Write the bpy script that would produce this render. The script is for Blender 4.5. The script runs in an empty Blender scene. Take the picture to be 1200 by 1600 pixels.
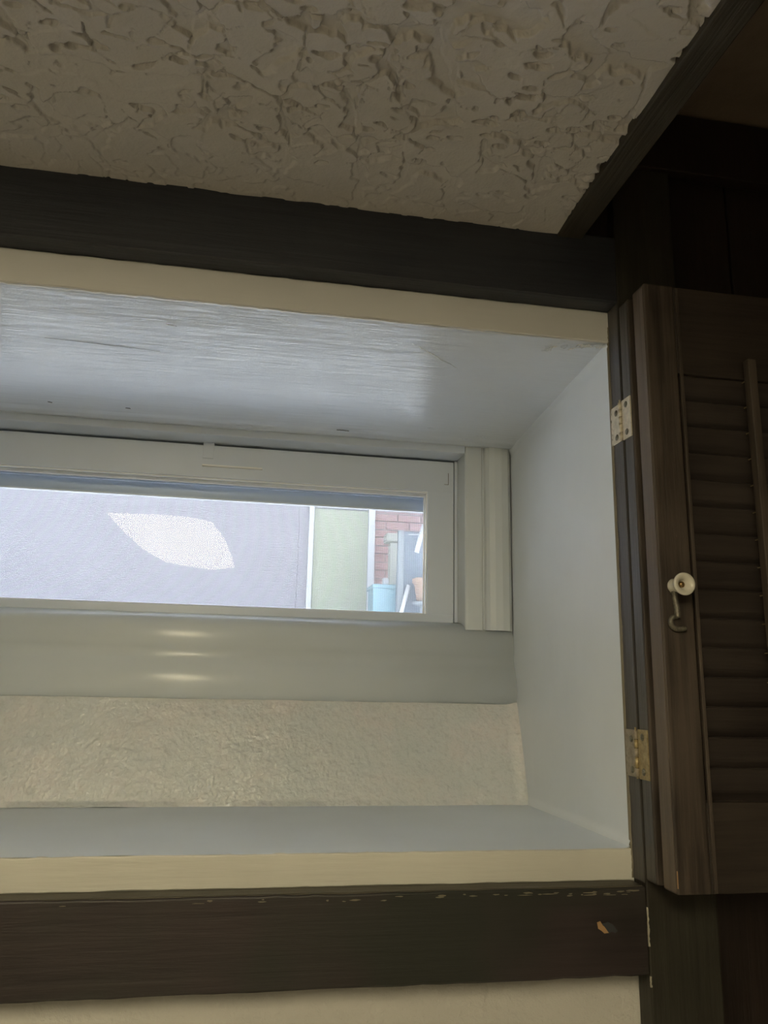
import bpy, bmesh, math, random
import numpy as np
from mathutils import Vector, Matrix

random.seed(7)
SC = bpy.context.scene
COL = SC.collection

# ------------------------------------------------------------------ camera
# origin = eye of the photographer, X along the window wall, Y into the wall, Z up
def cam_axes(yaw, pitch, roll):
    f = Vector((math.sin(yaw)*math.cos(pitch), math.cos(yaw)*math.cos(pitch), math.sin(pitch)))
    r = Vector((math.cos(yaw), -math.sin(yaw), 0)); u = r.cross(f)
    r2 = math.cos(roll)*r + math.sin(roll)*u
    u2 = -math.sin(roll)*r + math.cos(roll)*u
    return r2, u2, f
r2, u2, fw = cam_axes(0.1745175, 0.2207957, 0.020615)
cd = bpy.data.cameras.new('camera'); cam = bpy.data.objects.new('camera', cd); COL.objects.link(cam)
cam.matrix_world = Matrix(((r2.x, u2.x, -fw.x, 0), (r2.y, u2.y, -fw.y, 0), (r2.z, u2.z, -fw.z, 0), (0, 0, 0, 1)))
cd.sensor_fit = 'VERTICAL'; cd.sensor_height = 36; cd.sensor_width = 27; cd.lens = 36*1228.86/1600
cd.clip_start = 0.01; cd.clip_end = 200
SC.camera = cam

# ------------------------------------------------------------------ light
SC.view_settings.view_transform = 'Standard'; SC.view_settings.look = 'None'
SC.view_settings.gamma = 1; SC.view_settings.use_curve_mapping = False
SC.view_settings.exposure = 0.22
w = bpy.data.worlds.new('sky'); SC.world = w; w.use_nodes = True
bg = w.node_tree.nodes['Background']
bg.inputs[0].default_value = (0.78, 0.87, 1.0, 1); bg.inputs[1].default_value = 7.0

SUN_DIR = Vector((0.22, 0.52, -0.82)).normalized()
sd = bpy.data.lights.new('sun', 'SUN'); sd.energy = 46; sd.color = (1, 0.95, 0.88); sd.angle = math.radians(1.6)
sun = bpy.data.objects.new('sun', sd); COL.objects.link(sun); sun.location = (0, 3, 8)
sun.rotation_euler = SUN_DIR.to_track_quat('-Z', 'Y').to_euler()

# the room's lamp is the lit ceiling panel built near the end (ceiling_lamp > diffuser)
LAMP_Z = 0.545
LAMP_CORNERS = [(-0.455, -0.064), (-0.283, -0.047), (-0.191, -0.062), (-0.12, -0.128), (-0.086, -0.409), (-0.058, -0.863), (-0.051, -1.168), (-0.164, -1.268), (-0.265, -1.194), (-0.358, -1.085), (-0.419, -0.756), (-0.444, -0.409)]
LAMP_RADIANCE = 21.0

# ------------------------------------------------------------------ materials
def new_mat(name, base, rough=0.6, metal=0.0, spec=0.5, coat=0.0):
    m = bpy.data.materials.new(name); m.use_nodes = True
    b = m.node_tree.nodes['Principled BSDF']
    b.inputs['Base Color'].default_value = (*base, 1); b.inputs['Roughness'].default_value = rough
    b.inputs['Metallic'].default_value = metal
    b.inputs['Specular IOR Level'].default_value = spec
    b.inputs['Coat Weight'].default_value = coat
    return m, m.node_tree, b
def tex(nt, kind, scale, stretch=(1, 1, 1), **kw):
    tc = nt.nodes.new('ShaderNodeTexCoord'); mp = nt.nodes.new('ShaderNodeMapping')
    mp.inputs['Scale'].default_value = stretch
    nt.links.new(tc.outputs['Object'], mp.inputs['Vector'])
    t = nt.nodes.new(kind); nt.links.new(mp.outputs[0], t.inputs['Vector'])
    t.inputs['Scale'].default_value = scale
    for k, v in kw.items(): t.inputs[k].default_value = v
    return t
def ramp(nt, src, stops):
    r = nt.nodes.new('ShaderNodeValToRGB'); nt.links.new(src, r.inputs[0])
    e = r.color_ramp.elements
    while len(e) < len(stops): e.new(0.5)
    for i, (p, c) in enumerate(stops): e[i].position = p; e[i].color = (*c, 1)
    return r.outputs[0]
def bump(nt, b, src, strength, dist, prev=None):
    n = nt.nodes.new('ShaderNodeBump'); n.inputs['Strength'].default_value = strength; n.inputs['Distance'].default_value = dist
    nt.links.new(src, n.inputs['Height'])
    if prev is not None: nt.links.new(prev, n.inputs['Normal'])
    nt.links.new(n.outputs[0], b.inputs['Normal']); return n.outputs[0]
def g3(v, k): return tuple(max(0, x*k) for x in v)

def paint(name, base, rough, streak=None, noise=0.02, bs=0.3, bscale=60, fine=0.0, spec=0.5, var=0.05):
    m, nt, b = new_mat(name, base, rough, spec=spec)
    n = tex(nt, 'ShaderNodeTexNoise', 6, Detail=4)
    c = ramp(nt, n.outputs['Fac'], [(0.3, g3(base, 1-var)), (0.7, g3(base, 1+var*0.5))])
    nt.links.new(c, b.inputs['Base Color'])
    s = tex(nt, 'ShaderNodeTexNoise', bscale, streak or (1, 1, 1), Detail=5)
    p = bump(nt, b, s.outputs['Fac'], bs, 0.002)
    if fine:
        f = tex(nt, 'ShaderNodeTexNoise', 420, Detail=3); bump(nt, b, f.outputs['Fac'], fine, 0.001, p)
    return m

def wood(name, dark, light, axis, rough=0.5, spec=0.4, scratch=0.5, tint=None):
    m, nt, b = new_mat(name, dark, rough, spec=spec)
    st = [1, 1, 1]; st['XYZ'.index(axis)] = 0.045
    g = tex(nt, 'ShaderNodeTexNoise', 130, tuple(st), Detail=8, Roughness=0.65, Distortion=0.3)
    big = tex(nt, 'ShaderNodeTexNoise', 9, Detail=4)
    mx = nt.nodes.new('ShaderNodeMix'); mx.data_type = 'FLOAT'; mx.inputs[0].default_value = 0.45
    nt.links.new(g.outputs['Fac'], mx.inputs[2]); nt.links.new(big.outputs['Fac'], mx.inputs[3])
    mid = g3(tuple((a+c)/2 for a, c in zip(dark, light)), 1.0)
    c = ramp(nt, mx.outputs[0], [(0.36, dark), (0.5, mid), (0.66, light)])
    if tint:
        t = tex(nt, 'ShaderNodeTexNoise', 5, Detail=3)
        f = ramp(nt, t.outputs['Fac'], [(0.45, (0, 0, 0)), (0.62, (1, 1, 1))])
        m2 = nt.nodes.new('ShaderNodeMix'); m2.data_type = 'RGBA'
        nt.links.new(f, m2.inputs[0]); nt.links.new(c, m2.inputs[6]); m2.inputs[7].default_value = (*tint, 1)
        c = m2.outputs[2]
    if scratch:
        s = tex(nt, 'ShaderNodeTexNoise', 55, tuple(0.25 if v == 0.045 else 1.2 for v in st), Detail=9, Roughness=0.8)
        f = ramp(nt, s.outputs['Fac'], [(0.625, (0, 0, 0)), (0.69, (scratch,)*3)])
        m3 = nt.nodes.new('ShaderNodeMix'); m3.data_type = 'RGBA'
        nt.links.new(f, m3.inputs[0]); nt.links.new(c, m3.inputs[6]); m3.inputs[7].default_value = (*g3(light, 2.1), 1)
        c = m3.outputs[2]
    nt.links.new(c, b.inputs['Base Color'])
    bump(nt, b, g.outputs['Fac'], 0.6, 0.0016)
    r = ramp(nt, big.outputs['Fac'], [(0.3, (rough-0.08,)*3), (0.7, (rough+0.12,)*3)])
    nt.links.new(r, b.inputs['Roughness'])
    return m

M = {}
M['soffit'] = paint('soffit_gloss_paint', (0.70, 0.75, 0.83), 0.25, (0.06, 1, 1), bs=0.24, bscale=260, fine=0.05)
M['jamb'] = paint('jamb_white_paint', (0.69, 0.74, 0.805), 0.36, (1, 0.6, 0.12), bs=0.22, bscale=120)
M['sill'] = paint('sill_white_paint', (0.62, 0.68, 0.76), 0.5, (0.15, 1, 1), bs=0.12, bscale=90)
M['cement'] = paint('rough_cement_paint', (0.62, 0.615, 0.56), 0.4, bs=0.18, bscale=300, fine=0.38, var=0.08)
_m = M['cement']; _nt = _m.node_tree; _b = _nt.nodes['Principled BSDF']
_n = tex(_nt, 'ShaderNodeTexNoise', 11, Detail=6, Roughness=0.7)
_nt.links.new(ramp(_nt, _n.outputs['Fac'], [(0.34, (0.52, 0.56, 0.575)), (0.5, (0.55, 0.57, 0.58)), (0.66, (0.60, 0.58, 0.585))]), _b.inputs['Base Color'])
_r = tex(_nt, 'ShaderNodeTexNoise', 150, Detail=5, Roughness=0.7)     # small glossy nibs in an otherwise dull coat
_nt.links.new(ramp(_nt, _r.outputs['Fac'], [(0.50, (0.42,)*3), (0.62, (0.12,)*3)]), _b.inputs['Roughness'])
M['cream'] = paint('cream_wall_paint', (0.45, 0.44, 0.41), 0.55, bs=1.0, bscale=110, fine=0.4, var=0.06)
M['cream_trim'] = paint('cream_strip_paint', (0.55, 0.54, 0.49), 0.45, (0.08, 1, 1), bs=0.4, bscale=120, var=0.1)
M['cream_top'] = paint('cream_head_strip_paint', (0.66, 0.66, 0.66), 0.5, (0.08, 1, 1), bs=0.2, bscale=90, var=0.04)
M['room'] = paint('room_white_paint', (0.74, 0.74, 0.72), 0.6)
M['plaster'] = paint('taupe_ceiling_plaster', (0.53, 0.51, 0.505), 0.62, bs=0.25, bscale=300, fine=0.12, var=0.06)
M['plaster_shaded'] = paint('shaded_ceiling_plaster', (0.15, 0.115, 0.09), 0.7, bs=0.9, bscale=30, fine=0.1, var=0.3)  # deep shade of the higher ceiling is put into this darker plaster colour
M['wood_x'] = wood('dark_stained_wood_horizontal', (0.015, 0.011, 0.011), (0.036, 0.026, 0.026), 'X', tint=(0.017, 0.018, 0.014), scratch=0.22)
M['wood_top'] = wood('dark_stained_wood_head', (0.021, 0.023, 0.030), (0.038, 0.041, 0.050), 'X', rough=0.42, scratch=0.0)  # same wood as the lower board; bluish window sheen mixed into the colour
M['worn'] = wood('worn_olive_wood', (0.040, 0.036, 0.026), (0.085, 0.075, 0.055), 'X', scratch=0.4)
M['wood_y'] = wood('dark_stained_wood_along', (0.030, 0.026, 0.021), (0.060, 0.052, 0.042), 'Y', scratch=0.1)
M['wood_z'] = wood('shutter_brown_wood', (0.020, 0.015, 0.012), (0.088, 0.068, 0.054), 'Z', rough=0.5, scratch=0.3)
M['wood_edge'] = wood('shutter_edge_wood', (0.085, 0.066, 0.050), (0.14, 0.110, 0.084), 'Z', rough=0.55, scratch=0.25)
M['wood_grey'] = wood('casing_grey_brown_wood', (0.050, 0.046, 0.043), (0.085, 0.078, 0.072), 'Z', rough=0.38, scratch=0.3)
M['wood_post'] = wood('casing_dark_wood', (0.012, 0.011, 0.008), (0.034, 0.031, 0.022), 'Z', rough=0.5, scratch=0.4, tint=(0.020, 0.015, 0.011))
M['wood_plank'] = wood('panelling_dark_wood', (0.008, 0.005, 0.004), (0.020, 0.012, 0.009), 'Z', rough=0.5, scratch=0.0)
M['wood_rail'] = wood('shutter_rail_shaded_wood', (0.016, 0.012, 0.010), (0.046, 0.035, 0.028), 'X', rough=0.5, scratch=0.15)  # rails coloured darker to stand in for shade at the shutter top
M['wood_slat'] = wood('louver_wood', (0.018, 0.014, 0.013), (0.045, 0.035, 0.030), 'X', rough=0.45, scratch=0.1)
M['vinyl'] = paint('white_vinyl', (0.62, 0.665, 0.70), 0.27, (0.04, 1, 1), bs=0.05, bscale=60, var=0.02)
M['vinyl_sash'] = paint('white_vinyl_sash', (0.68, 0.75, 0.87), 0.33, (0.2, 1, 1), bs=0.04, bscale=60, var=0.02)  # colour lifted to carry the veiling glare around the window
M['bead'] = new_mat('clear_white_bead', (0.93, 0.95, 0.97), 0.12)[0]
M['gasket'] = new_mat('dark_gasket', (0.03, 0.032, 0.036), 0.6)[0]
M['mesh'] = new_mat('screen_wire', (0.62, 0.63, 0.66), 0.5)[0]
M['putty'] = paint('dried_paint_edge', (0.34, 0.32, 0.26), 0.5, bs=0.8, bscale=300)
M['fleck'] = paint('paint_smear', (0.16, 0.14, 0.10), 0.5)
M['chip'] = new_mat('bare_wood_chip', (0.30, 0.18, 0.085), 0.6)[0]
M['crack'] = new_mat('crack_dark', (0.13, 0.135, 0.15), 0.8)[0]
M['ridge'] = new_mat('raised_paint', (0.80, 0.80, 0.78), 0.35)[0]
M['porcelain'] = new_mat('glazed_porcelain', (0.56, 0.54, 0.47), 0.12, coat=0.6)[0]
M['brass_dark'] = new_mat('aged_brass_screw', (0.30, 0.20, 0.09), 0.3, 1.0)[0]
def metal(name, a, c, rough, met, sc=180):
    m, nt, b = new_mat(name, a, rough, met)
    n = tex(nt, 'ShaderNodeTexNoise', sc, Detail=6, Roughness=0.7)
    nt.links.new(ramp(nt, n.outputs['Fac'], [(0.38, a), (0.62, c)]), b.inputs['Base Color'])
    bump(nt, b, n.outputs['Fac'], 0.25, 0.0006); return m
M['nickel'] = metal('aged_nickel_hinge', (0.50, 0.45, 0.36), (0.66, 0.60, 0.48), 0.4, 0.25)
M['screw'] = metal('dark_screw', (0.09, 0.085, 0.06), (0.22, 0.20, 0.15), 0.4, 0.6, 500)
M['old_brass'] = metal('tarnished_brass_hinge', (0.26, 0.20, 0.10), (0.42, 0.34, 0.19), 0.45, 0.4)
M['painted_hinge'] = metal('paint_smeared_hinge', (0.20, 0.165, 0.12), (0.30, 0.26, 0.20), 0.5, 0.1)
M['hook'] = metal('dull_grey_hook', (0.085, 0.08, 0.062), (0.20, 0.18, 0.145), 0.45, 0.4, 300)
def out(name, c, r=0.8):
    return paint(name, c, r, bs=0.2, bscale=12, var=0.04)
M['lavender'] = out('lavender_render', (0.182, 0.170, 0.188))
M['green_door'] = out('pale_green_door_paint', (0.217, 0.23, 0.165))
M['white_out'] = out('white_outdoor_paint', (0.361, 0.366, 0.377))
M['brick'] = out('red_brick', (0.227, 0.124, 0.114)); M['mortar'] = out('mortar', (0.227, 0.186, 0.175))
M['bin'] = out('light_blue_plastic', (0.129, 0.227, 0.268), 0.4)
M['post_out'] = out('cream_post_paint', (0.237, 0.237, 0.206))
M['sling'] = out('grey_sling_fabric', (0.083, 0.101, 0.124)); M['slate'] = out('grey_board', (0.139, 0.155, 0.165))
M['terracotta'] = out('terracotta', (0.227, 0.144, 0.093)); M['concrete'] = out('pale_concrete', (0.72, 0.74, 0.78))
M['blocker'] = out('sun_blocker_white', (0.387, 0.392, 0.413)); M['floor'] = out('grey_floor_tile', (0.58, 0.55, 0.50))
def emit(name, c, s):
    m, nt, b = new_mat(name, c, 0.5); b.inputs['Emission Color'].default_value = (*c, 1); b.inputs['Emission Strength'].default_value = s; return m
M['lampglass'] = emit('lamp_diffuser', (1, 0.86, 0.56), LAMP_RADIANCE)
# window pane: thin clear sheet with a reflection
gm = bpy.data.materials.new('window_glass'); gm.use_nodes = True; nt = gm.node_tree; nt.nodes.clear()
o_ = nt.nodes.new('ShaderNodeOutputMaterial'); mx = nt.nodes.new('ShaderNodeMixShader'); tr = nt.nodes.new('ShaderNodeBsdfTransparent')
tr.inputs[0].default_value = (0.93, 0.95, 0.96, 1); gl = nt.nodes.new('ShaderNodeBsdfGlossy'); gl.inputs['Roughness'].default_value = 0.01
fr = nt.nodes.new('ShaderNodeFresnel'); fr.inputs[0].default_value = 1.175
nt.links.new(fr.outputs[0], mx.inputs[0]); nt.links.new(tr.outputs[0], mx.inputs[1]); nt.links.new(gl.outputs[0], mx.inputs[2]); nt.links.new(mx.outputs[0], o_.inputs[0])
M['glass'] = gm

# ------------------------------------------------------------------ mesh helpers
def rooted(parent):
    p = Vector((0, 0, 0))
    while parent: p += parent.location; parent = parent.parent
    return p
def obj(name, bm, mat, parent=None, smooth=False, origin=None):
    """link bm (world coordinates) as one object; vertices become relative to parent / own origin"""
    off = rooted(parent)
    loc = Vector((0, 0, 0))
    if parent is None:
        if origin is None:
            vs = [v.co for v in bm.verts]
            lo_ = Vector((min(v.x for v in vs), min(v.y for v in vs), min(v.z for v in vs))); hi = Vector((max(v.x for v in vs), max(v.y for v in vs), max(v.z for v in vs)))
            origin = ((lo_.x+hi.x)/2, (lo_.y+hi.y)/2, lo_.z)
        loc = Vector(origin); off = loc
    bmesh.ops.translate(bm, verts=bm.verts, vec=-off)
    bmesh.ops.recalc_face_normals(bm, faces=bm.faces)
    me = bpy.data.meshes.new(name); bm.to_mesh(me); bm.free()
    if smooth:
        for p in me.polygons: p.use_smooth = True
    me.materials.append(mat if not isinstance(mat, str) else M[mat])
    o = bpy.data.objects.new(name, me); COL.objects.link(o); o.location = loc
    if parent: o.parent = parent; o.location = (0, 0, 0)
    return o
def tag(o, label, cat, group=None):
    o['label'] = label; o['category'] = cat
    if group: o['group'] = group
    return o
def struct(o): o['kind'] = 'structure'; return o
def empty(name, loc):
    o = bpy.data.objects.new(name, None); COL.objects.link(o); o.location = loc; o.empty_display_size = 0.02; return o
def box(bm, x0, x1, y0, y1, z0, z1, bev=0.0, seg=2):
    t = bmesh.new(); bmesh.ops.create_cube(t, size=1)
    for v in t.verts:
        v.co = Vector((x0 if v.co.x < 0 else x1, y0 if v.co.y < 0 else y1, z0 if v.co.z < 0 else z1))
    if bev: bmesh.ops.bevel(t, geom=t.edges[:], offset=bev, segments=seg, affect='EDGES', profile=0.6)
    merge(bm, t); return bm
def merge(bm, t):
    vm = {}
    for v in t.verts: vm[v] = bm.verts.new(v.co)
    for f in t.faces:
        try: bm.faces.new([vm[v] for v in f.verts])
        except ValueError: pass
    t.free()
def B(x0, x1, y0, y1, z0, z1, bev=0.0, seg=2): return box(bmesh.new(), x0, x1, y0, y1, z0, z1, bev, seg)
def extrude(bm, pts, axis, a, b):
    """pts: 2-D closed profile; axis X: pts=(y,z); Z: pts=(x,y); Y: pts=(x,z)"""
    def P(p, t):
        return {'X': (t, p[0], p[1]), 'Z': (p[0], p[1], t), 'Y': (p[0], t, p[1])}[axis]
    A = [bm.verts.new(P(p, a)) for p in pts]; C_ = [bm.verts.new(P(p, b)) for p in pts]
    n = len(pts)
    for i in range(n): bm.faces.new((A[i], A[(i+1) % n], C_[(i+1) % n], C_[i]))
    bm.faces.new(A[::-1]); bm.faces.new(C_); return bm
def extrude_z(bm, pts, a, b): return extrude(bm, pts, 'Z', a, b)
def spline(pts, k=4):
    """Catmull-Rom through open 2-D points"""
    o = []
    for i in range(len(pts)-1):
        p0 = pts[max(i-1, 0)]; p1 = pts[i]; p2 = pts[i+1]; p3 = pts[min(i+2, len(pts)-1)]
        for j in range(k):
            t = j/k
            o.append(tuple(0.5*((2*b)+(-a+c)*t+(2*a-5*b+4*c-d)*t*t+(-a+3*b-3*c+d)*t**3) for a, b, c, d in zip(p0, p1, p2, p3)))
    o.append(tuple(pts[-1])); return o
def tube(bm, pts, r, n=10):
    pts = [Vector(p) for p in pts]; rings = []
    rr = r if isinstance(r, list) else [r]*len(pts)
    up = None
    for i, p in enumerate(pts):
        d = (pts[min(i+1, len(pts)-1)]-pts[max(i-1, 0)]).normalized()
        if up is None: up = d.orthogonal().normalized()
        up = (up-d*up.dot(d)).normalized(); s = d.cross(up)
        rings.append([bm.verts.new(p+(up*math.cos(2*math.pi*k/n)+s*math.sin(2*math.pi*k/n))*rr[i]) for k in range(n)])
    for a, b in zip(rings, rings[1:]):
        for k in range(n): bm.faces.new((a[k], a[(k+1) % n], b[(k+1) % n], b[k]))
    bm.faces.new(rings[0][::-1]); bm.faces.new(rings[-1]); return bm
def lathe(bm, prof, base, axis, n=32):
    """prof: (radius, distance along axis)"""
    ax = Vector(axis).normalized(); u = ax.orthogonal().normalized(); v = ax.cross(u); base = Vector(base); rings = []
    for r, d in prof:
        if r < 1e-6: rings.append([bm.verts.new(base+ax*d)])
        else: rings.append([bm.verts.new(base+ax*d+(u*math.cos(2*math.pi*k/n)+v*math.sin(2*math.pi*k/n))*r) for k in range(n)])
    for a, b in zip(rings, rings[1:]):
        if len(a) == 1 and len(b) == 1: continue
        for k in range(n):
            k2 = (k+1) % n
            if len(a) == 1: bm.faces.new((a[0], b[k2], b[k]))
            elif len(b) == 1: bm.faces.new((a[k], a[k2], b[0]))
            else: bm.faces.new((a[k], a[k2], b[k2], b[k]))
    if len(rings[0]) > 1: bm.faces.new(rings[0][::-1])
    if len(rings[-1]) > 1: bm.faces.new(rings[-1])
    return bm
def grid_obj(name, P, mat, parent=None, smooth=True):
    """P: (n,m,3) array of world points"""
    n, m = P.shape[:2]; off = rooted(parent)
    V = (P.reshape(-1, 3)-np.array(off)).astype(np.float32)
    i, j = np.meshgrid(np.arange(n-1), np.arange(m-1), indexing='ij')
    a = (i*m+j).ravel(); F = np.stack([a, a+m, a+m+1, a+1], 1)
    me = bpy.data.meshes.new(name)
    me.vertices.add(len(V)); me.vertices.foreach_set('co', V.ravel())
    me.loops.add(F.size); me.loops.foreach_set('vertex_index', F.ravel().astype(np.int32))
    me.polygons.add(len(F)); me.polygons.foreach_set('loop_start', (np.arange(len(F))*4).astype(np.int32))
    me.update(calc_edges=True); me.validate()
    if smooth: me.polygons.foreach_set('use_smooth', np.ones(len(F), bool))
    me.materials.append(M[mat]); o = bpy.data.objects.new(name, me); COL.objects.link(o)
    if parent: o.parent = parent
    return o

# ---- numpy noise
rng = np.random.default_rng(5)
def vnoise(x, y, seed=0):
    xi = np.floor(x).astype(int); yi = np.floor(y).astype(int); fx = x-xi; fy = y-yi
    fx = fx*fx*(3-2*fx); fy = fy*fy*(3-2*fy)
    def h(a, b):
        n = (a*374761393+b*668265263+seed*974711) & 0x7fffffff
        n = ((n ^ (n >> 13))*1274126177) & 0x7fffffff
        return ((n ^ (n >> 16)) & 0xffff)/65535.0
    return (h(xi, yi)*(1-fx)+h(xi+1, yi)*fx)*(1-fy)+(h(xi, yi+1)*(1-fx)+h(xi+1, yi+1)*fx)*fy
def fbm(x, y, o=4, seed=0):
    s = 0; a = 0.5; t = 0
    for k in range(o): s = s+a*vnoise(x*2**k, y*2**k, seed+k*17); t += a; a *= 0.5
    return s/t
def voro(x, y, seed=0):
    xi = np.floor(x).astype(int); yi = np.floor(y).astype(int)
    f1 = np.full(x.shape, 9.0); f2 = np.full(x.shape, 9.0); cid = np.zeros(x.shape)
    for dx in (-1, 0, 1):
        for dy in (-1, 0, 1):
            a = xi+dx; b = yi+dy
            def h(s):
                n = (a*374761393+b*668265263+(seed+s)*974711) & 0x7fffffff
                n = ((n ^ (n >> 13))*1274126177) & 0x7fffffff
                return ((n ^ (n >> 16)) & 0xffff)/65535.0
            d = np.hypot(a+h(1)-x, b+h(2)-y)
            near = d < f1
            f2 = np.where(near, f1, np.minimum(f2, d)); cid = np.where(near, h(3), cid); f1 = np.where(near, d, f1)
    return f1, f2, cid
def sstep(a, b, x): t = np.clip((x-a)/(b-a), 0, 1); return t*t*(3-2*t)

# ------------------------------------------------------------------ geometry constants (metres)
YW = 0.85      # plaster face of the window wall
YB = 0.823     # front of the dark boards
XJ = 0.431     # right reveal
XL = -0.58     # left reveal
ZS = 0.427     # soffit front edge
ZI = -0.163    # inner sill
ZC = 0.5555    # low ceiling
ZH = 0.75      # higher ceiling to the right
ZF = -1.55     # floor
XR = 1.3; XLL = -1.6; YBK = -2.6; YO = 1.40

# ------------------------------------------------------------------ room shell
bm = bmesh.new()
box(bm, XLL, XL-0.012, YW, YO, ZF, 0.9); box(bm, XJ+0.012, XR, YW, YO, ZF, 0.9)
box(bm, XL-0.012, XJ+0.012, YW+0.001, YO, ZF, ZI-0.011); box(bm, XL-0.012, XJ+0.012, YW+0.001, YO, ZS+0.014, 0.9)
wall = struct(obj('wall_front', bm, 'cream', origin=(0, YW, ZF)))
struct(obj('floor', B(XLL, XR, YBK, YO, ZF-0.1, ZF), 'floor'))
struct(obj('wall_left', B(XLL-0.1, XLL, YBK-0.1, YO, ZF-0.1, 0.95), 'room'))
struct(obj('wall_right', B(XR, XR+0.1, YBK-0.1, YO, ZF-0.1, 0.95), 'wood_plank'))
struct(obj('wall_back', B(XLL, XR, YBK-0.1, YBK, ZF, 0.95), 'room'))

# low cracked plaster ceiling: the stretch over the window carries the cracked relief
ceil = struct(obj('ceiling', (lambda b: (box(b, XLL, 0.357, YBK, 0.40, ZC, ZH+0.1), box(b, XLL, -0.62, 0.40, YW, ZC, ZH+0.1), box(b, -0.62, 0.357, 0.40, YW, ZC+0.02, ZH+0.1), b)[-1])(bmesh.new()), 'plaster', origin=(0, 0, ZC)))
st = 0.00115
xs = np.arange(-0.6205, 0.3582, st); ys = np.arange(0.3995, YB+0.004, st)
X, Y = np.meshgrid(xs, ys, indexing='ij')
wx = X+0.014*(fbm(X*22, Y*22, 2, 3)-0.5)+0.0035*(fbm(X*120, Y*120, 2, 5)-0.5)
wy = Y+0.014*(fbm(X*22, Y*22, 2, 9)-0.5)+0.0035*(fbm(X*120, Y*120, 2, 11)-0.5)
fade = 1-sstep(0.70, 0.80, Y+0.02*(fbm(X*20, Y*20, 2, 2)-.5))
def cracks(sx, sy, seed, wmin, wmax, thr):
    f1, f2, cid = voro(wx*sx, wy*sy, seed)
    e = f2-f1
    msk = sstep(thr, thr+0.25, fbm(wx*34, wy*34, 3, seed+50))
    wd = (wmin+(wmax-wmin)*sstep(0.30, 0.85, fbm(wx*40, wy*62, 3, seed+7)))*msk
    return (1-sstep(wd*0.55, wd*0.8+0.012, e))*sstep(0.0, 0.1, msk), cid
c1, id1 = cracks(14, 11, 1, 0.01, 0.55, 0.36)
c2, id2 = cracks(19, 34, 2, 0.01, 0.62, 0.46)
c3, id3 = cracks(40, 52, 3, 0.0, 0.6, 0.60)
f1, f2, cid = voro(wx*34, wy*78, 6)
pit = (1-sstep(0.20, 0.27, f1+0.25*(fbm(X*170, Y*170, 2, 8)-.5)))*(cid > 0.76)
amp = 0.2+0.8*fade
hgt = np.maximum.reduce([c1*1.0, c2*0.85, c3*0.55, pit*0.9])*amp
plate = (id1-.5)*0.0016+(id2-.5)*0.0008
hgt = hgt*0.0058*(0.5+0.9*fbm(X*22, Y*22, 2, 61))+plate*fade+0.0010*(fbm(X*50, Y*50, 3, 21)-.5)+0.003*(fbm(X*11, Y*11, 2, 31)-.5)
hgt = np.where(hgt < 0, hgt*sstep(0.356, 0.335, X), hgt)
hgt = hgt+0.0025*sstep(0.79, 0.825, Y)*(-1)*(0.3+fbm(X*14, Y*3, 2, 90))   # swollen line of paint along the board
Z = ZC-0.001+hgt
g = grid_obj('plaster_relief', np.stack([X, Y, Z], 2), 'plaster', ceil)

xs = np.arange(0.380, XR, 0.006); ys = np.arange(0.3, YW, 0.006)
X, Y = np.meshgrid(xs, ys, indexing='ij')
hc = struct(obj('ceiling', B(0.386, XR, YBK, YW, ZH+0.006, ZH+0.1), 'plaster_shaded', origin=(0.8, 0, ZH)))
grid_obj('rippled_plaster', np.stack([X, Y, ZH+0.004*(fbm(X*12, Y*40, 3, 4)-.5)], 2), 'plaster_shaded', hc)
# timber edge of the low ceiling
struct(obj('trim_1', B(0.3555, 0.3875, YBK, YW, ZC-0.006, ZH+0.02, 0.0015), 'wood_y'))

# ------------------------------------------------------------------ dark boards round the opening
def wavy_board(x0, x1, y0, y1, z0, z1, seed, amp=0.0012, n=60, r=0.0022):
    """long board with slightly uneven rounded arrises"""
    rnd = random.Random(seed); bm = bmesh.new(); rings = []
    for i in range(n+1):
        x = x0+(x1-x0)*i/n
        a = amp*(rnd.random()-.5); b_ = amp*(rnd.random()-.5)
        pr = [(y0, z0+r+a), (y0+r, z0+a), (y1, z0+a*0.3), (y1, z1+b_*0.3), (y0+r, z1+b_), (y0+r*0.3, z1-r*0.4+b_), (y0, z1-r+b_)]
        rings.append([bm.verts.new((x, *p)) for p in pr])
    for a, b_ in zip(rings, rings[1:]):
        m = len(a)
        for k in range(m): bm.faces.new((a[k], a[(k+1) % m], b_[(k+1) % m], b_[k]))
    bm.faces.new(rings[0]); bm.faces.new(rings[-1][::-1]); return bm
struct(obj('trim_2', wavy_board(XL-0.08, XJ-0.0005, YB, YW-0.0003, 0.468, ZC+0.002, 1, 0.0008), 'wood_top'))
low = struct(obj('trim_3', wavy_board(XL-0.08, XJ-0.002, YB-0.001, YW-0.0003, -0.280, -0.196, 2), 'wood_x'))
# bare orange wood where a knot has chipped out, with its dark hole
cb = bmesh.new()
pts = [(0.3745, -0.2285), (0.378, -0.2275), (0.3805, -0.2315), (0.386, -0.2355), (0.3875, -0.2385), (0.382, -0.239), (0.379, -0.2365), (0.3755, -0.2345)]
extrude(cb, pts, 'Y', YB-0.0016, YB-0.0006); c_ = obj('wood_chip', cb, 'chip', low); c_['label'] = 'bare orange wood where the knot chipped'
cb = bmesh.new(); extrude(cb, [(0.380, -0.2300), (0.386, -0.2285), (0.3915, -0.2310), (0.3965, -0.2370), (0.3940, -0.2390), (0.3895, -0.2375), (0.3870, -0.2390), (0.3840, -0.2350)], 'Y', YB-0.0018, YB-0.0006)
obj('knot_hole', cb, 'gasket', low)
o = obj('worn_top', wavy_board(XL-0.08, XJ-0.004, YB+0.001, YW-0.0004, -0.1975, -0.1955, 12, 0.0004), 'worn', low)
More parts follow.
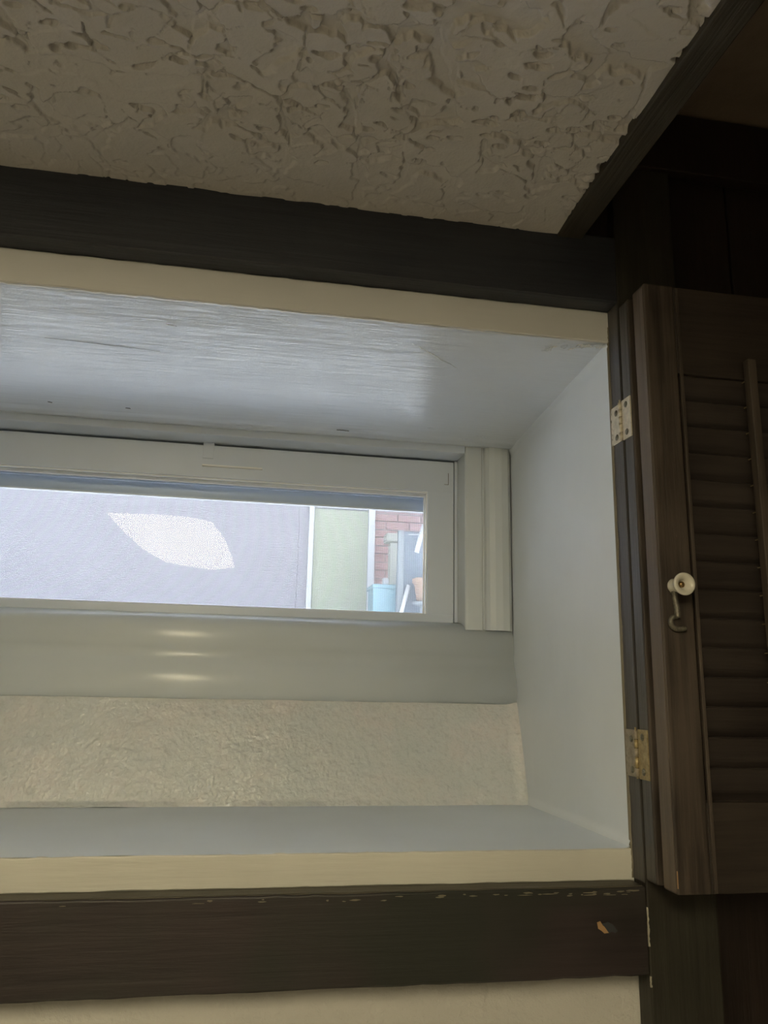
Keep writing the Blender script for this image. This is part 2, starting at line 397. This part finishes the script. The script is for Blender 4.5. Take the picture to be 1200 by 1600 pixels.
# paint flecks where the top arris has worn
rnd = random.Random(11); cb = bmesh.new()
def blob(bm, cx, cz, rx, rz, y0, y1, n=9, rnd=rnd):
    extrude(bm, [(cx+rx*math.cos(2*math.pi*k/n)*(0.6+rnd.random()*0.6), cz+rz*math.sin(2*math.pi*k/n)*(0.5+rnd.random()*0.7)) for k in range(n)], 'Y', y0, y1)
for k in range(40):
    x = rnd.choice([rnd.uniform(-0.42, 0.42), rnd.uniform(0.02, 0.42), rnd.uniform(0.3, 0.42)])
    blob(cb, x, -0.1990-rnd.random()*0.004, rnd.choice([rnd.uniform(0.001, 0.004), rnd.uniform(0.003, 0.009)]), rnd.uniform(0.0003, 0.0010), YB-0.0013, YB)
o = obj('paint_fleck', cb, 'fleck', low); o['kind'] = 'stuff'
# cream strips of plaster between the boards and the reveal
struct(obj('trim_4', wavy_board(XL, XJ-0.0005, YW-0.0012, YW+0.006, ZS, 0.4682, 5, 0.0012, 80, 0.0015), 'cream_top'))
struct(obj('trim_5', wavy_board(XL, XJ-0.0005, YW-0.0012, YW+0.006, -0.196, ZI-0.0008, 6, 0.0012, 80, 0.0015), 'cream_trim'))

# vertical casing on the right and its twin on the left of the opening
cas = struct(obj('trim_6', B(XJ, 0.511, YB, YW-0.0003, ZF, ZH, 0.0018), 'wood_post'))
obj('casing_edge', B(XJ-0.0009, XJ+0.002, YB+0.0016, YW-0.001, -0.193, 0.4675, 0.0004), 'wood_grey', cas)
struct(obj('trim_7', B(XL-0.16, XL-0.08, YB, YW-0.0003, ZF, ZC, 0.0018), 'wood_post'))
# white paint left along the joint below
rnd = random.Random(3)
for (z0, z1) in ((-0.236, -0.216), (-0.253, -0.236), (-0.291, -0.281)):
    cb = bmesh.new(); n = 8; L = []; R_ = []
    for i in range(n):
        z = z0+(z1-z0)*i/(n-1); L.append((XJ-0.0005-rnd.random()*0.0004, z)); R_.append((XJ+0.0002+rnd.random()*0.0012, z))
    extrude(cb, L+R_[::-1], 'Y', YB-0.001, YB+0.0005); obj('paint_fleck', cb, 'putty', cas)
# ragged dried paint running down the reveal where it meets the casing
cb = bmesh.new(); n = 240; A = []; C_ = []
for i in range(n):
    z = ZI-0.03+(ZS+0.02-(ZI-0.03))*i/(n-1)
    w_ = -0.0008+0.0042*float(fbm(np.array([i*0.11]), np.array([0.3]), 3, 8)[0])+0.001*rnd.random()
    A.append(cb.verts.new((XJ-0.0013, YW+0.004, z))); C_.append(cb.verts.new((XJ-0.0018-0.0008*rnd.random(), YW-w_*1.1, z)))
bk = [cb.verts.new((XJ+0.0004, v.co.y+0.0004, v.co.z)) for v in C_]
for i in range(n-1):
    cb.faces.new((A[i], A[i+1], C_[i+1], C_[i])); cb.faces.new((C_[i], C_[i+1], bk[i+1], bk[i]))
o = obj('paint_edge', cb, 'fleck', cas, True)

# dark panelling to the right: single upright boards
pan = struct(empty('trim_8', (0.9, YW, ZF)))
obj('backing', (lambda b: (box(b, XJ+0.002, XR, YW-0.004, YW-0.0002, ZF, ZH), box(b, 0.389, XJ+0.002, YW-0.004, YW-0.0002, ZC+0.004, ZH), b)[-1])(bmesh.new()), 'wood_plank', pan)
x = 0.511; k = 0
while x < XR-0.02:
    x1 = min(x+0.088, XR)
    obj('plank', B(x+0.0012, x1-0.0012, YW-0.014-0.001*(k % 2), YW-0.004, ZF, ZH-0.004, 0.0016), 'wood_plank', pan); x = x1; k += 1
obj('plank', B(0.389, XJ-0.001, YW-0.014, YW-0.004, ZC+0.01, ZH-0.004, 0.0016), 'wood_plank', pan)
obj('head_rail', B(0.3885, XR, YW-0.034, YW-0.015, ZH-0.09, ZH-0.004, 0.002), 'wood_plank', pan)

# ------------------------------------------------------------------ recess: soffit, reveals, inner sill, rough cement
rec = struct(empty('window_1', (-0.075, 1.22, -0.02)))
def lin(a, b, s): return np.arange(a, b+s*0.5, s)
xs = lin(XL, XJ, 0.0025); ts = np.linspace(0, 1, 150)
X, T = np.meshgrid(xs, ts, indexing='ij'); Y = 0.851+(1.222-0.851)*T
Z = ZS-0.0005-(0.427-0.3996)*T+0.0011*(fbm(X*7, Y*22, 3, 41)-.5)+0.0004*(fbm(X*25, Y*240, 2, 44)-.5)
Z = Z+0.0018*sstep(0.02, 0.0, T)*(fbm(X*60, Y*0, 3, 6)-0.3)
Z = Z-0.0015*sstep(0.90, 0.93, T+0.02*(fbm(X*16, Y*0, 3, 60)-.5))*sstep(0.995, 0.97, T)
sof = grid_obj('soffit', np.stack([X, Y, Z], 2), 'soffit', rec)
obj('soffit_board', B(XL-0.01, XJ+0.01, 0.856, 1.40, ZS+0.002, ZS+0.02), 'soffit', rec)
def sof_z(y): return ZS-0.0005-(y-0.851)/(0.371)*(0.0274)
def sliver(name, pts, wd, mat, dz, closed_y=True):
    """thin raised or dark sliver following the underside of the soffit"""
    cb = bmesh.new(); n = len(pts); T_ = []; U_ = []
    for i, (x, y) in enumerate(pts):
        ww = wd*math.sin(math.pi*(i+0.3)/(n-0.4))+0.0001
        z = sof_z(y)-dz
        T_.append(((x, y-ww, z), (x, y+ww, z), (x, y, z-abs(dz)*0.6)))
    rings = [[cb.verts.new(p) for p in t] for t in T_]
    for a, b_ in zip(rings, rings[1:]):
        for k in range(3): cb.faces.new((a[k], a[(k+1) % 3], b_[(k+1) % 3], b_[k]))
    cb.faces.new(rings[0]); cb.faces.new(rings[-1][::-1])
    return obj(name, cb, mat, rec)
def wob(x0, y0, x1, y1, n, a, seed):
    r = random.Random(seed); return [(x0+(x1-x0)*i/n+0, y0+(y1-y0)*i/n+a*(r.random()-.5)) for i in range(n+1)]
sliver('crack', wob(-0.262, 0.968, -0.124, 0.977, 30, 0.0006, 1), 0.00032, 'crack', 0.0007)
sliver('paint_ridge', wob(0.190, 0.895, 0.262, 0.950, 24, 0.0035, 2), 0.0007, 'ridge', 0.0006)
for (x, y, L_, s) in ((-0.11, 0.905, .012, 3), (-0.30, 1.165, .006, 4), (-0.19, 1.165, .007, 5), (0.27, 1.15, .012, 6), (0.33, 1.185, .02, 7), (0.13, 1.187, .02, 8), (0.355, 1.17, .018, 9)):
    sliver('paint_ridge', wob(x, y, x+L_, y+0.001, 8, 0.001, s), 0.0012, 'crack' if s in (4, 5, 8) else 'soffit', 0.0016)
sliver('paint_ridge', wob(XL+0.01, 0.8512, XJ-0.02, 0.8512, 160, 0.0022, 77), 0.0016, 'ridge', 0.0004)
# chipped paint in the top right corner of the recess
rnd = random.Random(21)
for k in range(34):
    x = XJ-0.003-rnd.random()**1.6*0.07; y = 0.853+rnd.random()*0.004+(XJ-x)*0.35*rnd.random()
    sliver('paint_ridge', wob(x-0.004, y+0.003, x+0.003, y-0.002, 5, 0.003, k+30), 0.0019, ['soffit', 'ridge', 'jamb'][k % 3], 0.0014)
# right reveal, softly uneven
ys = lin(0.8505, 1.222, 0.0035); zs = lin(ZI-0.004, ZS, 0.0035)
Y, Z = np.meshgrid(ys, zs, indexing='ij')
Xr = XJ-0.0016*(fbm(Y*9, Z*9, 3, 71)-.5)-0.0006*(fbm(Y*50, Z*14, 2, 72)-.5)
Xr = Xr-0.004*sstep(0.012, 0.0, Z-ZI)-0.003*sstep(0.01, 0.0, sof_z(Y)-Z)
grid_obj('jamb', np.stack([Xr, Y, Z], 2), 'jamb', rec)
obj('jamb_board', B(XJ+0.003, XJ+0.0118, 0.8503, 1.40, ZI-0.01, ZS+0.002), 'jamb', rec)
obj('jamb_board', B(XL-0.0118, XL, 0.8503, 1.40, ZI-0.01, ZS+0.002, 0.001), 'jamb', rec)
# inner sill
xs = lin(XL, XJ, 0.004); ys = lin(0.8495, 1.18, 0.004); X, Y = np.meshgrid(xs, ys, indexing='ij')
Zs = ZI+0.0010*(fbm(X*8, Y*12, 3, 81)-.5)+0.002*sstep(0.010, 0, XJ-X)-0.0012*sstep(0.856, 0.8495, Y)*fbm(X*40, Y*0, 3, 5)
grid_obj('sill', np.stack([X, Y, Zs], 2), 'sill', rec)
obj('sill_board', B(XL-0.01, XJ+0.01, 0.852, 1.40, ZI-0.0108, ZI-0.003), 'sill', rec)
# rough cement slope under the window
xs = lin(XL, XJ, 0.0013); ts = np.linspace(0, 1, 125); X, T = np.meshgrid(xs, ts, indexing='ij')
zz = ZI-0.001+(-0.016-(ZI-0.001))*T; yy = 1.167+(1.214-1.167)*T
h = 0.0034*(fbm(X*14, zz*20, 3, 91)-.5)+0.0008*(fbm(X*110, zz*120, 4, 95)-.5)+0.0009*(fbm(X*330, zz*330, 2, 97)-.5)*(0.4+fbm(X*12, zz*20, 2, 98))
rg = fbm(X*30+8, zz*42, 4, 99); h = h+0.0007*sstep(0.60, 0.72, rg)+0.0003*sstep(0.62, 0.55, fbm(X*9, zz*14, 4, 103))
h = h*(1-0.7*sstep(0.97, 1.0, T))
h = h+0.006*sstep(0.06, 0.0, T)*sstep(0.35, 0.75, fbm(X*30, X*0, 4, 12))          # ragged bottom lip on the sill
h = h+0.004*sstep(0.02, 0.0, XJ-X)
grid_obj('cement_slope', np.stack([X, yy-h*0.95, zz+h*0.3], 2), 'cement', rec)
obj('cement_backing', extrude(bmesh.new(), [(1.178, ZI-0.003), (1.24, ZI-0.003), (1.24, -0.0218), (1.2185, -0.0218)], 'X', XL, XJ), 'cement', rec)

# ------------------------------------------------------------------ vinyl window
ins = [(1.300, 0.108), (1.268, 0.108), (1.252, 0.1065), (1.238, 0.103), (1.227, 0.097), (1.220, 0.088), (1.2165, 0.074), (1.2165, 0.060), (1.2185, 0.050), (1.2175, 0.040), (1.2120, 0.028), (1.2070, 0.014), (1.2055, 0.000), (1.2070, -0.012), (1.2110, -0.0195), (1.2180, -0.0215)]
fsill = extrude(bmesh.new(), spline(ins, 4)+[(1.300, -0.0215)], 'X', XL+0.0005, XJ-0.0012)
o = obj('frame_sill', fsill, 'vinyl', rec, True)
def jamb_prof(s):
    p = [(0.4305, 1.224), (0.424, 1.2175), (0.412, 1.2138), (0.400, 1.2135), (0.391, 1.2155), (0.3865, 1.2205), (0.3845, 1.2255), (0.3815, 1.2255), (0.3795, 1.2212), (0.376, 1.2205), (0.356, 1.2205), (0.3525, 1.2212), (0.351, 1.2235), (0.351, 1.300), (0.4305, 1.300)]
    return p if s > 0 else [(-0.149-x, y) for x, y in p]
for s in (1, -1):
    obj('frame_jamb', extrude(bmesh.new(), jamb_prof(s), 'Z', 0.094, 0.404), 'vinyl', rec)
obj('frame_head', B(-0.4995, 0.3508, 1.2205, 1.300, 0.387, 0.410, 0.0012), 'vinyl_sash', rec)
obj('gap_seal', (lambda b: (box(b, -0.4995, 0.3508, 1.284, 1.299, 0.380, 0.3868), box(b, 0.3420, 0.3508, 1.284, 1.299, 0.109, 0.3868), box(b, -0.4995, -0.4910, 1.284, 1.299, 0.109, 0.3868), b)[-1])(bmesh.new()), 'gasket', rec)
# narrow stop strip beside the sash
obj('side_stop', B(0.3455, 0.3508, 1.268, 1.284, 0.109, 0.3865, 0.0006), 'vinyl_sash', rec)
sash = obj('sash', (lambda b: (
    box(b, -0.492, 0.3432, 1.265, 1.291, 0.3285, 0.3832, 0.0014), box(b, -0.492, 0.3432, 1.265, 1.291, 0.1075, 0.1215, 0.0014),
    box(b, 0.2980, 0.3431, 1.2652, 1.2908, 0.1100, 0.3810), box(b, -0.4919, -0.441, 1.2652, 1.2908, 0.1100, 0.3810), b)[-1])(bmesh.new()), 'vinyl_sash', rec)
for (a, b_, c, d, e, f) in ((-0.441, 0.2980, 1.2675, 1.272, 0.3262, 0.3286), (-0.441, 0.2980, 1.281, 1.287, 0.3225, 0.3287), (0.2962, 0.2982, 1.2700, 1.276, 0.1215, 0.3285), (0.2950, 0.2982, 1.282, 1.287, 0.1215, 0.3285), (-0.441, -0.4375, 1.270, 1.287, 0.1215, 0.3285), (-0.441, 0.2980, 1.281, 1.287, 0.1210, 0.1240)):
    obj('glazing_bead', B(a, b_, c, d, e, f, 0.0006), 'bead', sash)
obj('glass_pane', B(-0.4405, 0.2976, 1.2880, 1.2905, 0.1215, 0.3285), 'glass', sash)
obj('catch', B(-0.0790, -0.0610, 1.2635, 1.2700, 0.3600, 0.3880, 0.0008), 'vinyl_sash', rec)
obj('finger_lip', B(-0.0785, 0.0180, 1.2590, 1.2655, 0.3465, 0.3490, 0.0004), 'bead', sash)
# small corner clip mark of the sash
obj('corner_clip', (lambda b: (box(b, 0.3335, 0.3342, 1.2645, 1.2652, 0.343, 0.363), box(b, 0.3270, 0.3342, 1.2645, 1.2652, 0.3425, 0.3431), b)[-1])(bmesh.new()), 'gasket', sash)
# insect screen outside the glass
scf = obj('screen_frame', (lambda b: (
    box(b, -0.50, 0.36, 1.315, 1.327, 0.3055, 0.372, 0.001), box(b, -0.50, 0.36, 1.309, 1.330, 0.3260, 0.372, 0.001), box(b, -0.50, 0.36, 1.310, 1.327, 0.088, 0.112, 0.001),
    box(b, 0.318, 0.36, 1.310, 1.327, 0.09, 0.36, 0.001), box(b, -0.50, -0.458, 1.310, 1.327, 0.09, 0.36, 0.001), b)[-1])(bmesh.new()), 'vinyl_sash', rec)
obj('screen_spline', B(-0.458, 0.318, 1.3120, 1.3160, 0.3025, 0.3058, 0.0006), 'bead', scf)
V = []; F = []
def wire(p, q, t):
    i = len(V); p = np.array(p); q = np.array(q); d = q-p
    u = np.array([0, 1, 0]); v = np.array([0, 0, 1]) if abs(d[0]) > abs(d[2]) else np.array([1, 0, 0])
    for e in (p, q):
        for a, b_ in ((-t, -t), (t, -t), (t, t), (-t, t)): V.append(tuple(e+u*a+v*b_))
    for k in range(4): F.append((i+k, i+(k+1) % 4, i+4+(k+1) % 4, i+4+k))
org = np.array(rec.location)
z = 0.112
while z < 0.305: wire(np.array((-0.458, 1.321, z))-org, np.array((0.318, 1.321, z))-org, 0.00038); z += 0.0022
x = -0.458
while x < 0.318: wire(np.array((x, 1.3217, 0.111))-org, np.array((x, 1.3217, 0.306))-org, 0.00020); x += 0.0017
me = bpy.data.meshes.new('insect_mesh'); me.from_pydata(V, [], F); me.materials.append(M['mesh'])
o = bpy.data.objects.new('insect_mesh', me); COL.objects.link(o); o.parent = scf; o['kind'] = 'stuff'
# outer part of the vinyl frame that closes the hole up to the outside wall
obj('outer_frame', (lambda b: (
    box(b, XL, XJ, 1.331, YO, 0.335, ZS+0.014), box(b, XL, XJ, 1.331, YO, ZI, 0.100), box(b, 0.335, XJ, 1.331, YO, 0.1, 0.335), box(b, XL, -0.478, 1.331, YO, 0.1, 0.335),
    box(b, XL, XJ, 1.3005, 1.309, 0.375, ZS+0.01), box(b, XL, XJ, 1.3005, 1.309, -0.02, 0.088), box(b, 0.361, XJ, 1.3005, 1.331, 0.088, 0.375), box(b, XL, -0.501, 1.3005, 1.331, 0.088, 0.375), b)[-1])(bmesh.new()), 'vinyl_sash', rec)

# ------------------------------------------------------------------ louvered shutters folded back on the right
PW = 0.237
def louver_profile(yc, zc, wdt, th, ang):
    """slat section: flat upper face, slightly turned lower lip, rounded edges"""
    raw = [(-0.50, -0.30), (-0.47, -0.50), (0.12, -0.50), (0.20, -0.44), (0.46, -0.10), (0.50, 0.12), (0.47, 0.42), (0.30, 0.50), (-0.47, 0.50), (-0.50, 0.30)]
    out_ = []
    for u, v in raw:
        u *= wdt; v *= th; u = -u
        out_.append((yc+u*math.cos(ang)+v*math.sin(ang), zc+u*math.sin(ang)-v*math.cos(ang)))
    return out_
def shutter(name, label, y0, y1, detail):
    zb, zt = -0.190, 0.461
    t = tag(empty(name, (XJ+PW/2, (y0+y1)/2, zb)), label, 'shutter', 'folded louvered shutters')
    sw = 0.0368
    for (a, b_) in ((XJ, XJ+sw), (XJ+PW-sw, XJ+PW)):
        s = obj('stile', B(a, b_, y0, y1, zb, zt, 0.0022, 3), 'wood_z', t)
    e = obj('stile_edge', B(XJ-0.0007, XJ+0.001, y0+0.0022, y1-0.0022, zb+0.002, zt-0.003, 0.0003), 'wood_edge' if detail else 'wood_grey', t)
    obj('rail', B(XJ+sw+0.0003, XJ+PW-sw-0.0003, y0+0.0015, y1-0.0015, 0.354, zt, 0.0012), 'wood_rail', t)
    obj('rail', B(XJ+sw+0.0003, XJ+PW-sw-0.0003, y0+0.0015, y1-0.0015, zb, -0.105, 0.0012), 'wood_rail', t)
    for (a, b_) in ((XJ+sw+0.0022, XJ+sw+0.0062), (XJ+PW-sw-0.0062, XJ+PW-sw-0.0022)):
        obj('bead', B(a, b_, y0-0.0003, y0+0.004, zb+0.0005, zt-0.002, 0.0008), 'wood_z', t)
    n = 15; pitch = (0.354+0.105)/n
    for k in range(n):
        zc = -0.105+pitch*(k+0.5)
        r = random.Random(k*7+int(detail))
        bm = extrude(bmesh.new(), louver_profile((y0+y1)/2+0.001, zc, 0.0352, 0.0078, math.radians(104+r.uniform(-1.5, 1.5))), 'X', XJ+sw+0.0064, XJ+PW-sw-0.0064)
        obj('louver', bm, 'wood_slat', t)
    if detail:
        xr = 0.5445
        obj('tilt_rod', B(xr, xr+0.0100, y0-0.0170, y0-0.0065, -0.06, 0.372, 0.0015), 'wood_z', t)
        for k in range(n):
            zc = -0.105+pitch*(k+0.5)+0.012
            if zc < 0.37: obj('staple', tube(bmesh.new(), [(xr+0.005, y0-0.008, zc), (xr+0.005, y0+0.004, zc)], 0.0006, 6), 'old_brass', t)
    return t
sh_b = shutter('louvered_shutter', 'dark brown louvered shutter leaf folded behind, hinged to the window casing, only its edge showing', 0.7985, 0.8212, False)
sh_f = shutter('louvered_shutter', 'dark brown louvered shutter leaf folded in front, with white porcelain knob and hook', 0.7600, 0.7868, True)
# small bare-wood nick on the front leaf's lower corner
obj('nick', B(XJ+0.0002, XJ+0.0009, 0.7597, 0.7608, -0.184, -0.168, 0.0002), 'chip', sh_f)

# ------------------------------------------------------------------ hinges
def hinge(zc, ztop, label, mats):
    z0, z1 = zc, ztop; xf = XJ-0.0009; L = z1-z0
    t = tag(empty('hinge', (XJ, 0.8225, z0)), label, 'hinge', 'butt hinges of the shutter')
    for (a, b_, m, n_) in ((0.8258, 0.8500, mats[0], 'left'), (0.8010, 0.8215, mats[1], 'right')):
        lf = obj('leaf', B(xf-0.0013, xf+0.0004, a, b_, z0 if n_ == 'left' else z0-0.001, z1 if n_ == 'left' else z1+0.001, 0.0004), m, t)
        for f in (0.15, 0.80) if n_ == 'left' else (0.14, 0.86):
            yy = a+(b_-a)*(0.42 if n_ == 'left' else 0.5); zz = z0+L*f
            bm = lathe(bmesh.new(), [(0.0038, 0), (0.0038, 0.0004), (0.0030, 0.0009), (0, 0.0011)], (xf-0.0012, yy, zz), (-1, 0, 0), 16)
            s = obj('screw', bm, 'screw', lf, True)
    ks = [0, 0.2, 0.43, 0.62, 0.80, 1.0]
    for i in range(5):
        bm = tube(bmesh.new(), [(xf-0.0022, 0.8238, z0+L*ks[i]+0.0004), (xf-0.0022, 0.8238, z0+L*ks[i+1]-0.0004)], 0.0024, 14)
        obj('knuckle', bm, mats[0] if i % 2 == 0 else mats[1], t, True)
    bm = tube(bmesh.new(), [(xf-0.0022, 0.8238, z0-0.001), (xf-0.0022, 0.8238, z1+0.003)], 0.0011, 10)
    obj('pin', bm, mats[1], t, True)
    # slot lines between the leaves
    for i in (1, 2, 3, 4):
        obj('slot', B(xf-0.0016, xf-0.0010, 0.8215, 0.8290, z0+L*ks[i]-0.0003, z0+L*ks[i]+0.0003), 'gasket', t)
hinge(0.2915, 0.3385, 'upper hinge of the shutter, worn bright nickel plate with dark screws', ('nickel', 'nickel'))
hinge(-0.0880, -0.0385, 'lower hinge of the shutter, tarnished brass, left leaf smeared with paint', ('painted_hinge', 'old_brass'))

# ------------------------------------------------------------------ porcelain knob and hook
kb = Vector((0.4463, 0.7600, 0.1115))
t = tag(empty('knob', kb), 'small white porcelain flared knob with brass screw on the front shutter leaf', 'knob')
prof = [(r*1.07, d*1.05) for r, d in [(0.0072, 0), (0.0076, 0.0015), (0.0066, 0.004), (0.0060, 0.0085), (0.0068, 0.012), (0.0092, 0.0155), (0.0109, 0.0180), (0.0112, 0.0196), (0.0106, 0.0210), (0.0092, 0.0214), (0.0070, 0.0200), (0.0052, 0.0180), (0.0040, 0.0160), (0.0036, 0.0145), (0, 0.0142)]]
obj('knob_body', lathe(bmesh.new(), prof, kb, (0, -1, 0), 40), 'porcelain', t, True)
obj('knob_screw', lathe(bmesh.new(), [(0.0034, 0), (0.0034, 0.0012), (0.0026, 0.0026), (0.0012, 0.0033), (0, 0.0034)], kb-Vector((0, 0.0142, 0)), (0, -1, 0), 24), 'brass_dark', t, True)
t = tag(empty('hook', (0.4455, 0.7595, 0.066)), 'dull grey metal swing hook hanging under the white porcelain knob', 'hook')
sh = spline([(0.4448, 0.1060), (0.4450, 0.0980), (0.4462, 0.0890), (0.4466, 0.0815), (0.4460, 0.0788)], 5)
obj('hook_shank', tube(bmesh.new(), [(x, 0.7570, z) for x, z in sh], [0.0029+0.0006*(i/len(sh)) for i in range(len(sh))], 12), 'hook', t, True)
cu = spline([(0.4462, 0.0796), (0.4425, 0.0790), (0.4394, 0.0762), (0.4386, 0.0730), (0.4398, 0.0695), (0.4430, 0.0672), (0.4470, 0.0664), (0.4520, 0.0668), (0.4555, 0.0682)], 5)
obj('hook_curl', tube(bmesh.new(), [(x, 0.7572, z) for x, z in cu], [0.0027]*(len(cu)-3)+[0.0026, 0.0022, 0.0014], 12), 'hook', t, True)
obj('hook_pivot', lathe(bmesh.new(), [(0.0034, 0), (0.0034, 0.003), (0.002, 0.0045), (0, 0.0047)], (0.4448, 0.7600, 0.1045), (0, -1, 0), 20), 'hook', t, True)

# ------------------------------------------------------------------ ceiling lamp of the room (behind the photographer)
cx = sum(p[0] for p in LAMP_CORNERS)/len(LAMP_CORNERS); cy = sum(p[1] for p in LAMP_CORNERS)/len(LAMP_CORNERS)
t = tag(empty('ceiling_lamp', (cx, cy, LAMP_Z)), 'long flat ceiling light panel above and behind the photographer', 'lamp')
obj('diffuser', extrude_z(bmesh.new(), LAMP_CORNERS, LAMP_Z-0.004, LAMP_Z-0.0005), 'lampglass', t)
big = [(cx+(x-cx)*1.08, cy+(y-cy)*1.02) for x, y in LAMP_CORNERS]
obj('housing', extrude_z(bmesh.new(), big, LAMP_Z, ZC-0.0002), 'white_out', t)

# ------------------------------------------------------------------ the yard outside
ZG = -0.10
struct(obj('ground', B(-8, 10, YO, 12, ZG-0.2, ZG), 'concrete'))
nw = struct(empty('neighbour_wall', (0, 7, ZG)))
obj('wall_panel', B(-7, 0.455, 7.0, 7.2, ZG, 2.7, 0.006), 'lavender', nw)
obj('wall_panel', B(0.458, 0.545, 7.0, 7.2, ZG, 2.7, 0.003), 'lavender', nw)
obj('wall_panel', B(0.545, 1.15, 7.05, 7.2, 1.53, 2.7), 'lavender', nw)
obj('mortar_bed', B(1.15, 4.5, 7.03, 7.2, ZG, 2.7), 'mortar', nw)
fb = struct(obj('fascia_board', B(-7, 4.5, 6.93, 7.0, 1.600, 1.75, 0.005), 'white_out'))
zc = 0.45; row = 0
proto = None
while zc < 1.60:
    x = 1.152-(0.11 if row % 2 else 0)
    while x < 2.3:
        a = max(x, 1.152)
        obj('brick', B(a, x+0.208, 7.012+random.uniform(-.002, .002), 7.04, zc, zc+0.064), 'brick', nw)
        x += 0.22
    zc += 0.076; row += 1
t = tag(empty('door', (0.85, 7.0, ZG)), 'pale green door with white frame in the lavender wall outside the window', 'door')
obj('door_leaf', B(0.592, 1.085, 6.99, 7.04, ZG, 1.59, 0.004), 'green_door', t)
obj('door_frame', (lambda b: (box(b, 0.545, 0.590, 6.96, 7.05, ZG, 1.60, 0.004), box(b, 1.087, 1.148, 6.96, 7.05, ZG, 1.60, 0.004), b)[-1])(bmesh.new()), 'white_out', t)
t = tag(empty('wheelie_bin', (1.17, 6.5, ZG)), 'light blue lidded bin beyond the window, in front of the red brick', 'bin')
bm = bmesh.new(); lo4 = [(1.04, 6.34), (1.27, 6.34), (1.27, 6.6), (1.04, 6.6)]
A = [bm.verts.new((x*0.9+0.117, y, ZG)) for x, y in lo4]; C_ = [bm.verts.new((x, y-0.01, 0.80)) for x, y in lo4]
for k in range(4): bm.faces.new((A[k], A[(k+1) % 4], C_[(k+1) % 4], C_[k]))
bm.faces.new(A[::-1]); bm.faces.new(C_); obj('bin_body', bm, 'bin', t)
obj('bin_lid', B(1.03, 1.28, 6.31, 6.62, 0.80, 0.835, 0.01), 'bin', t); obj('lid_grip', B(1.13, 1.18, 6.40, 6.44, 0.835, 0.90, 0.01), 'white_out', t)
t = tag(empty('garden_post', (1.26, 6.7, ZG)), 'cream painted post with a wide cap, between red brick and grey folded chair', 'post')
obj('post_shaft', B(1.235, 1.335, 6.66, 6.76, ZG, 1.25, 0.006), 'post_out', t); obj('post_cap', B(1.195, 1.375, 6.62, 6.80, 1.25, 1.33, 0.02), 'post_out', t)
t = tag(empty('folding_chair', (1.38, 6.2, ZG)), 'folded garden chair with grey sling and white tube frame leaning outside', 'chair')
bm = bmesh.new(); extrude(bm, [(1.215, 1.255), (1.46, 1.265), (1.50, 0.30), (1.20, 0.30)], 'Y', 6.20, 6.225); obj('sling', bm, 'sling', t)
obj('back_board', B(1.215, 1.262, 6.19, 6.23, ZG, 1.268, 0.005), 'slate', t)
obj('frame_tube', tube(bmesh.new(), [(1.425, 6.17, 1.32), (1.385, 6.17, 1.17), (1.363, 6.17, 1.085)], 0.021, 10), 'white_out', t, True)
obj('frame_tube', tube(bmesh.new(), [(1.303, 6.17, 0.815), (1.245, 6.17, 0.60), (1.10, 6.17, ZG)], 0.018, 10), 'white_out', t, True)
obj('frame_tube', tube(bmesh.new(), [(1.50, 6.21, 1.24), (1.30, 6.21, 1.238)], 0.012, 8), 'white_out', t, True)
t = tag(empty('flower_pot', (1.44, 6.1, ZG)), 'terracotta pot on a tall stand in front of the grey chair', 'pot')
obj('pot', lathe(bmesh.new(), [(0.055, 0), (0.078, 0.15), (0.092, 0.15), (0.094, 0.185), (0.078, 0.19), (0.07, 0.16), (0, 0.155)], (1.41, 6.1, 0.675), (0, 0, 1), 24), 'terracotta', t, True)
obj('stand', lathe(bmesh.new(), [(0.10, 0), (0.10, 0.02), (0.03, 0.04), (0.03, 0.74), (0.09, 0.755), (0.09, 0.775)], (1.41, 6.1, ZG), (0, 0, 1), 20), 'slate', t)
# unseen roof and posts, added to keep sun off the neighbour's wall
ZBLK = 2.75
bm = B(-7, 6, 3.6, 7.3, ZBLK, ZBLK+0.03, 0.005)
blk = struct(obj('sun_blocker', bm, 'blocker', origin=(0, 5.4, ZBLK)))
for x in (-6.8, 5.8): struct(obj('sun_blocker_post', B(x-0.05, x+0.05, 3.65, 3.75, ZG, ZBLK-0.01, 0.005), 'white_out'))
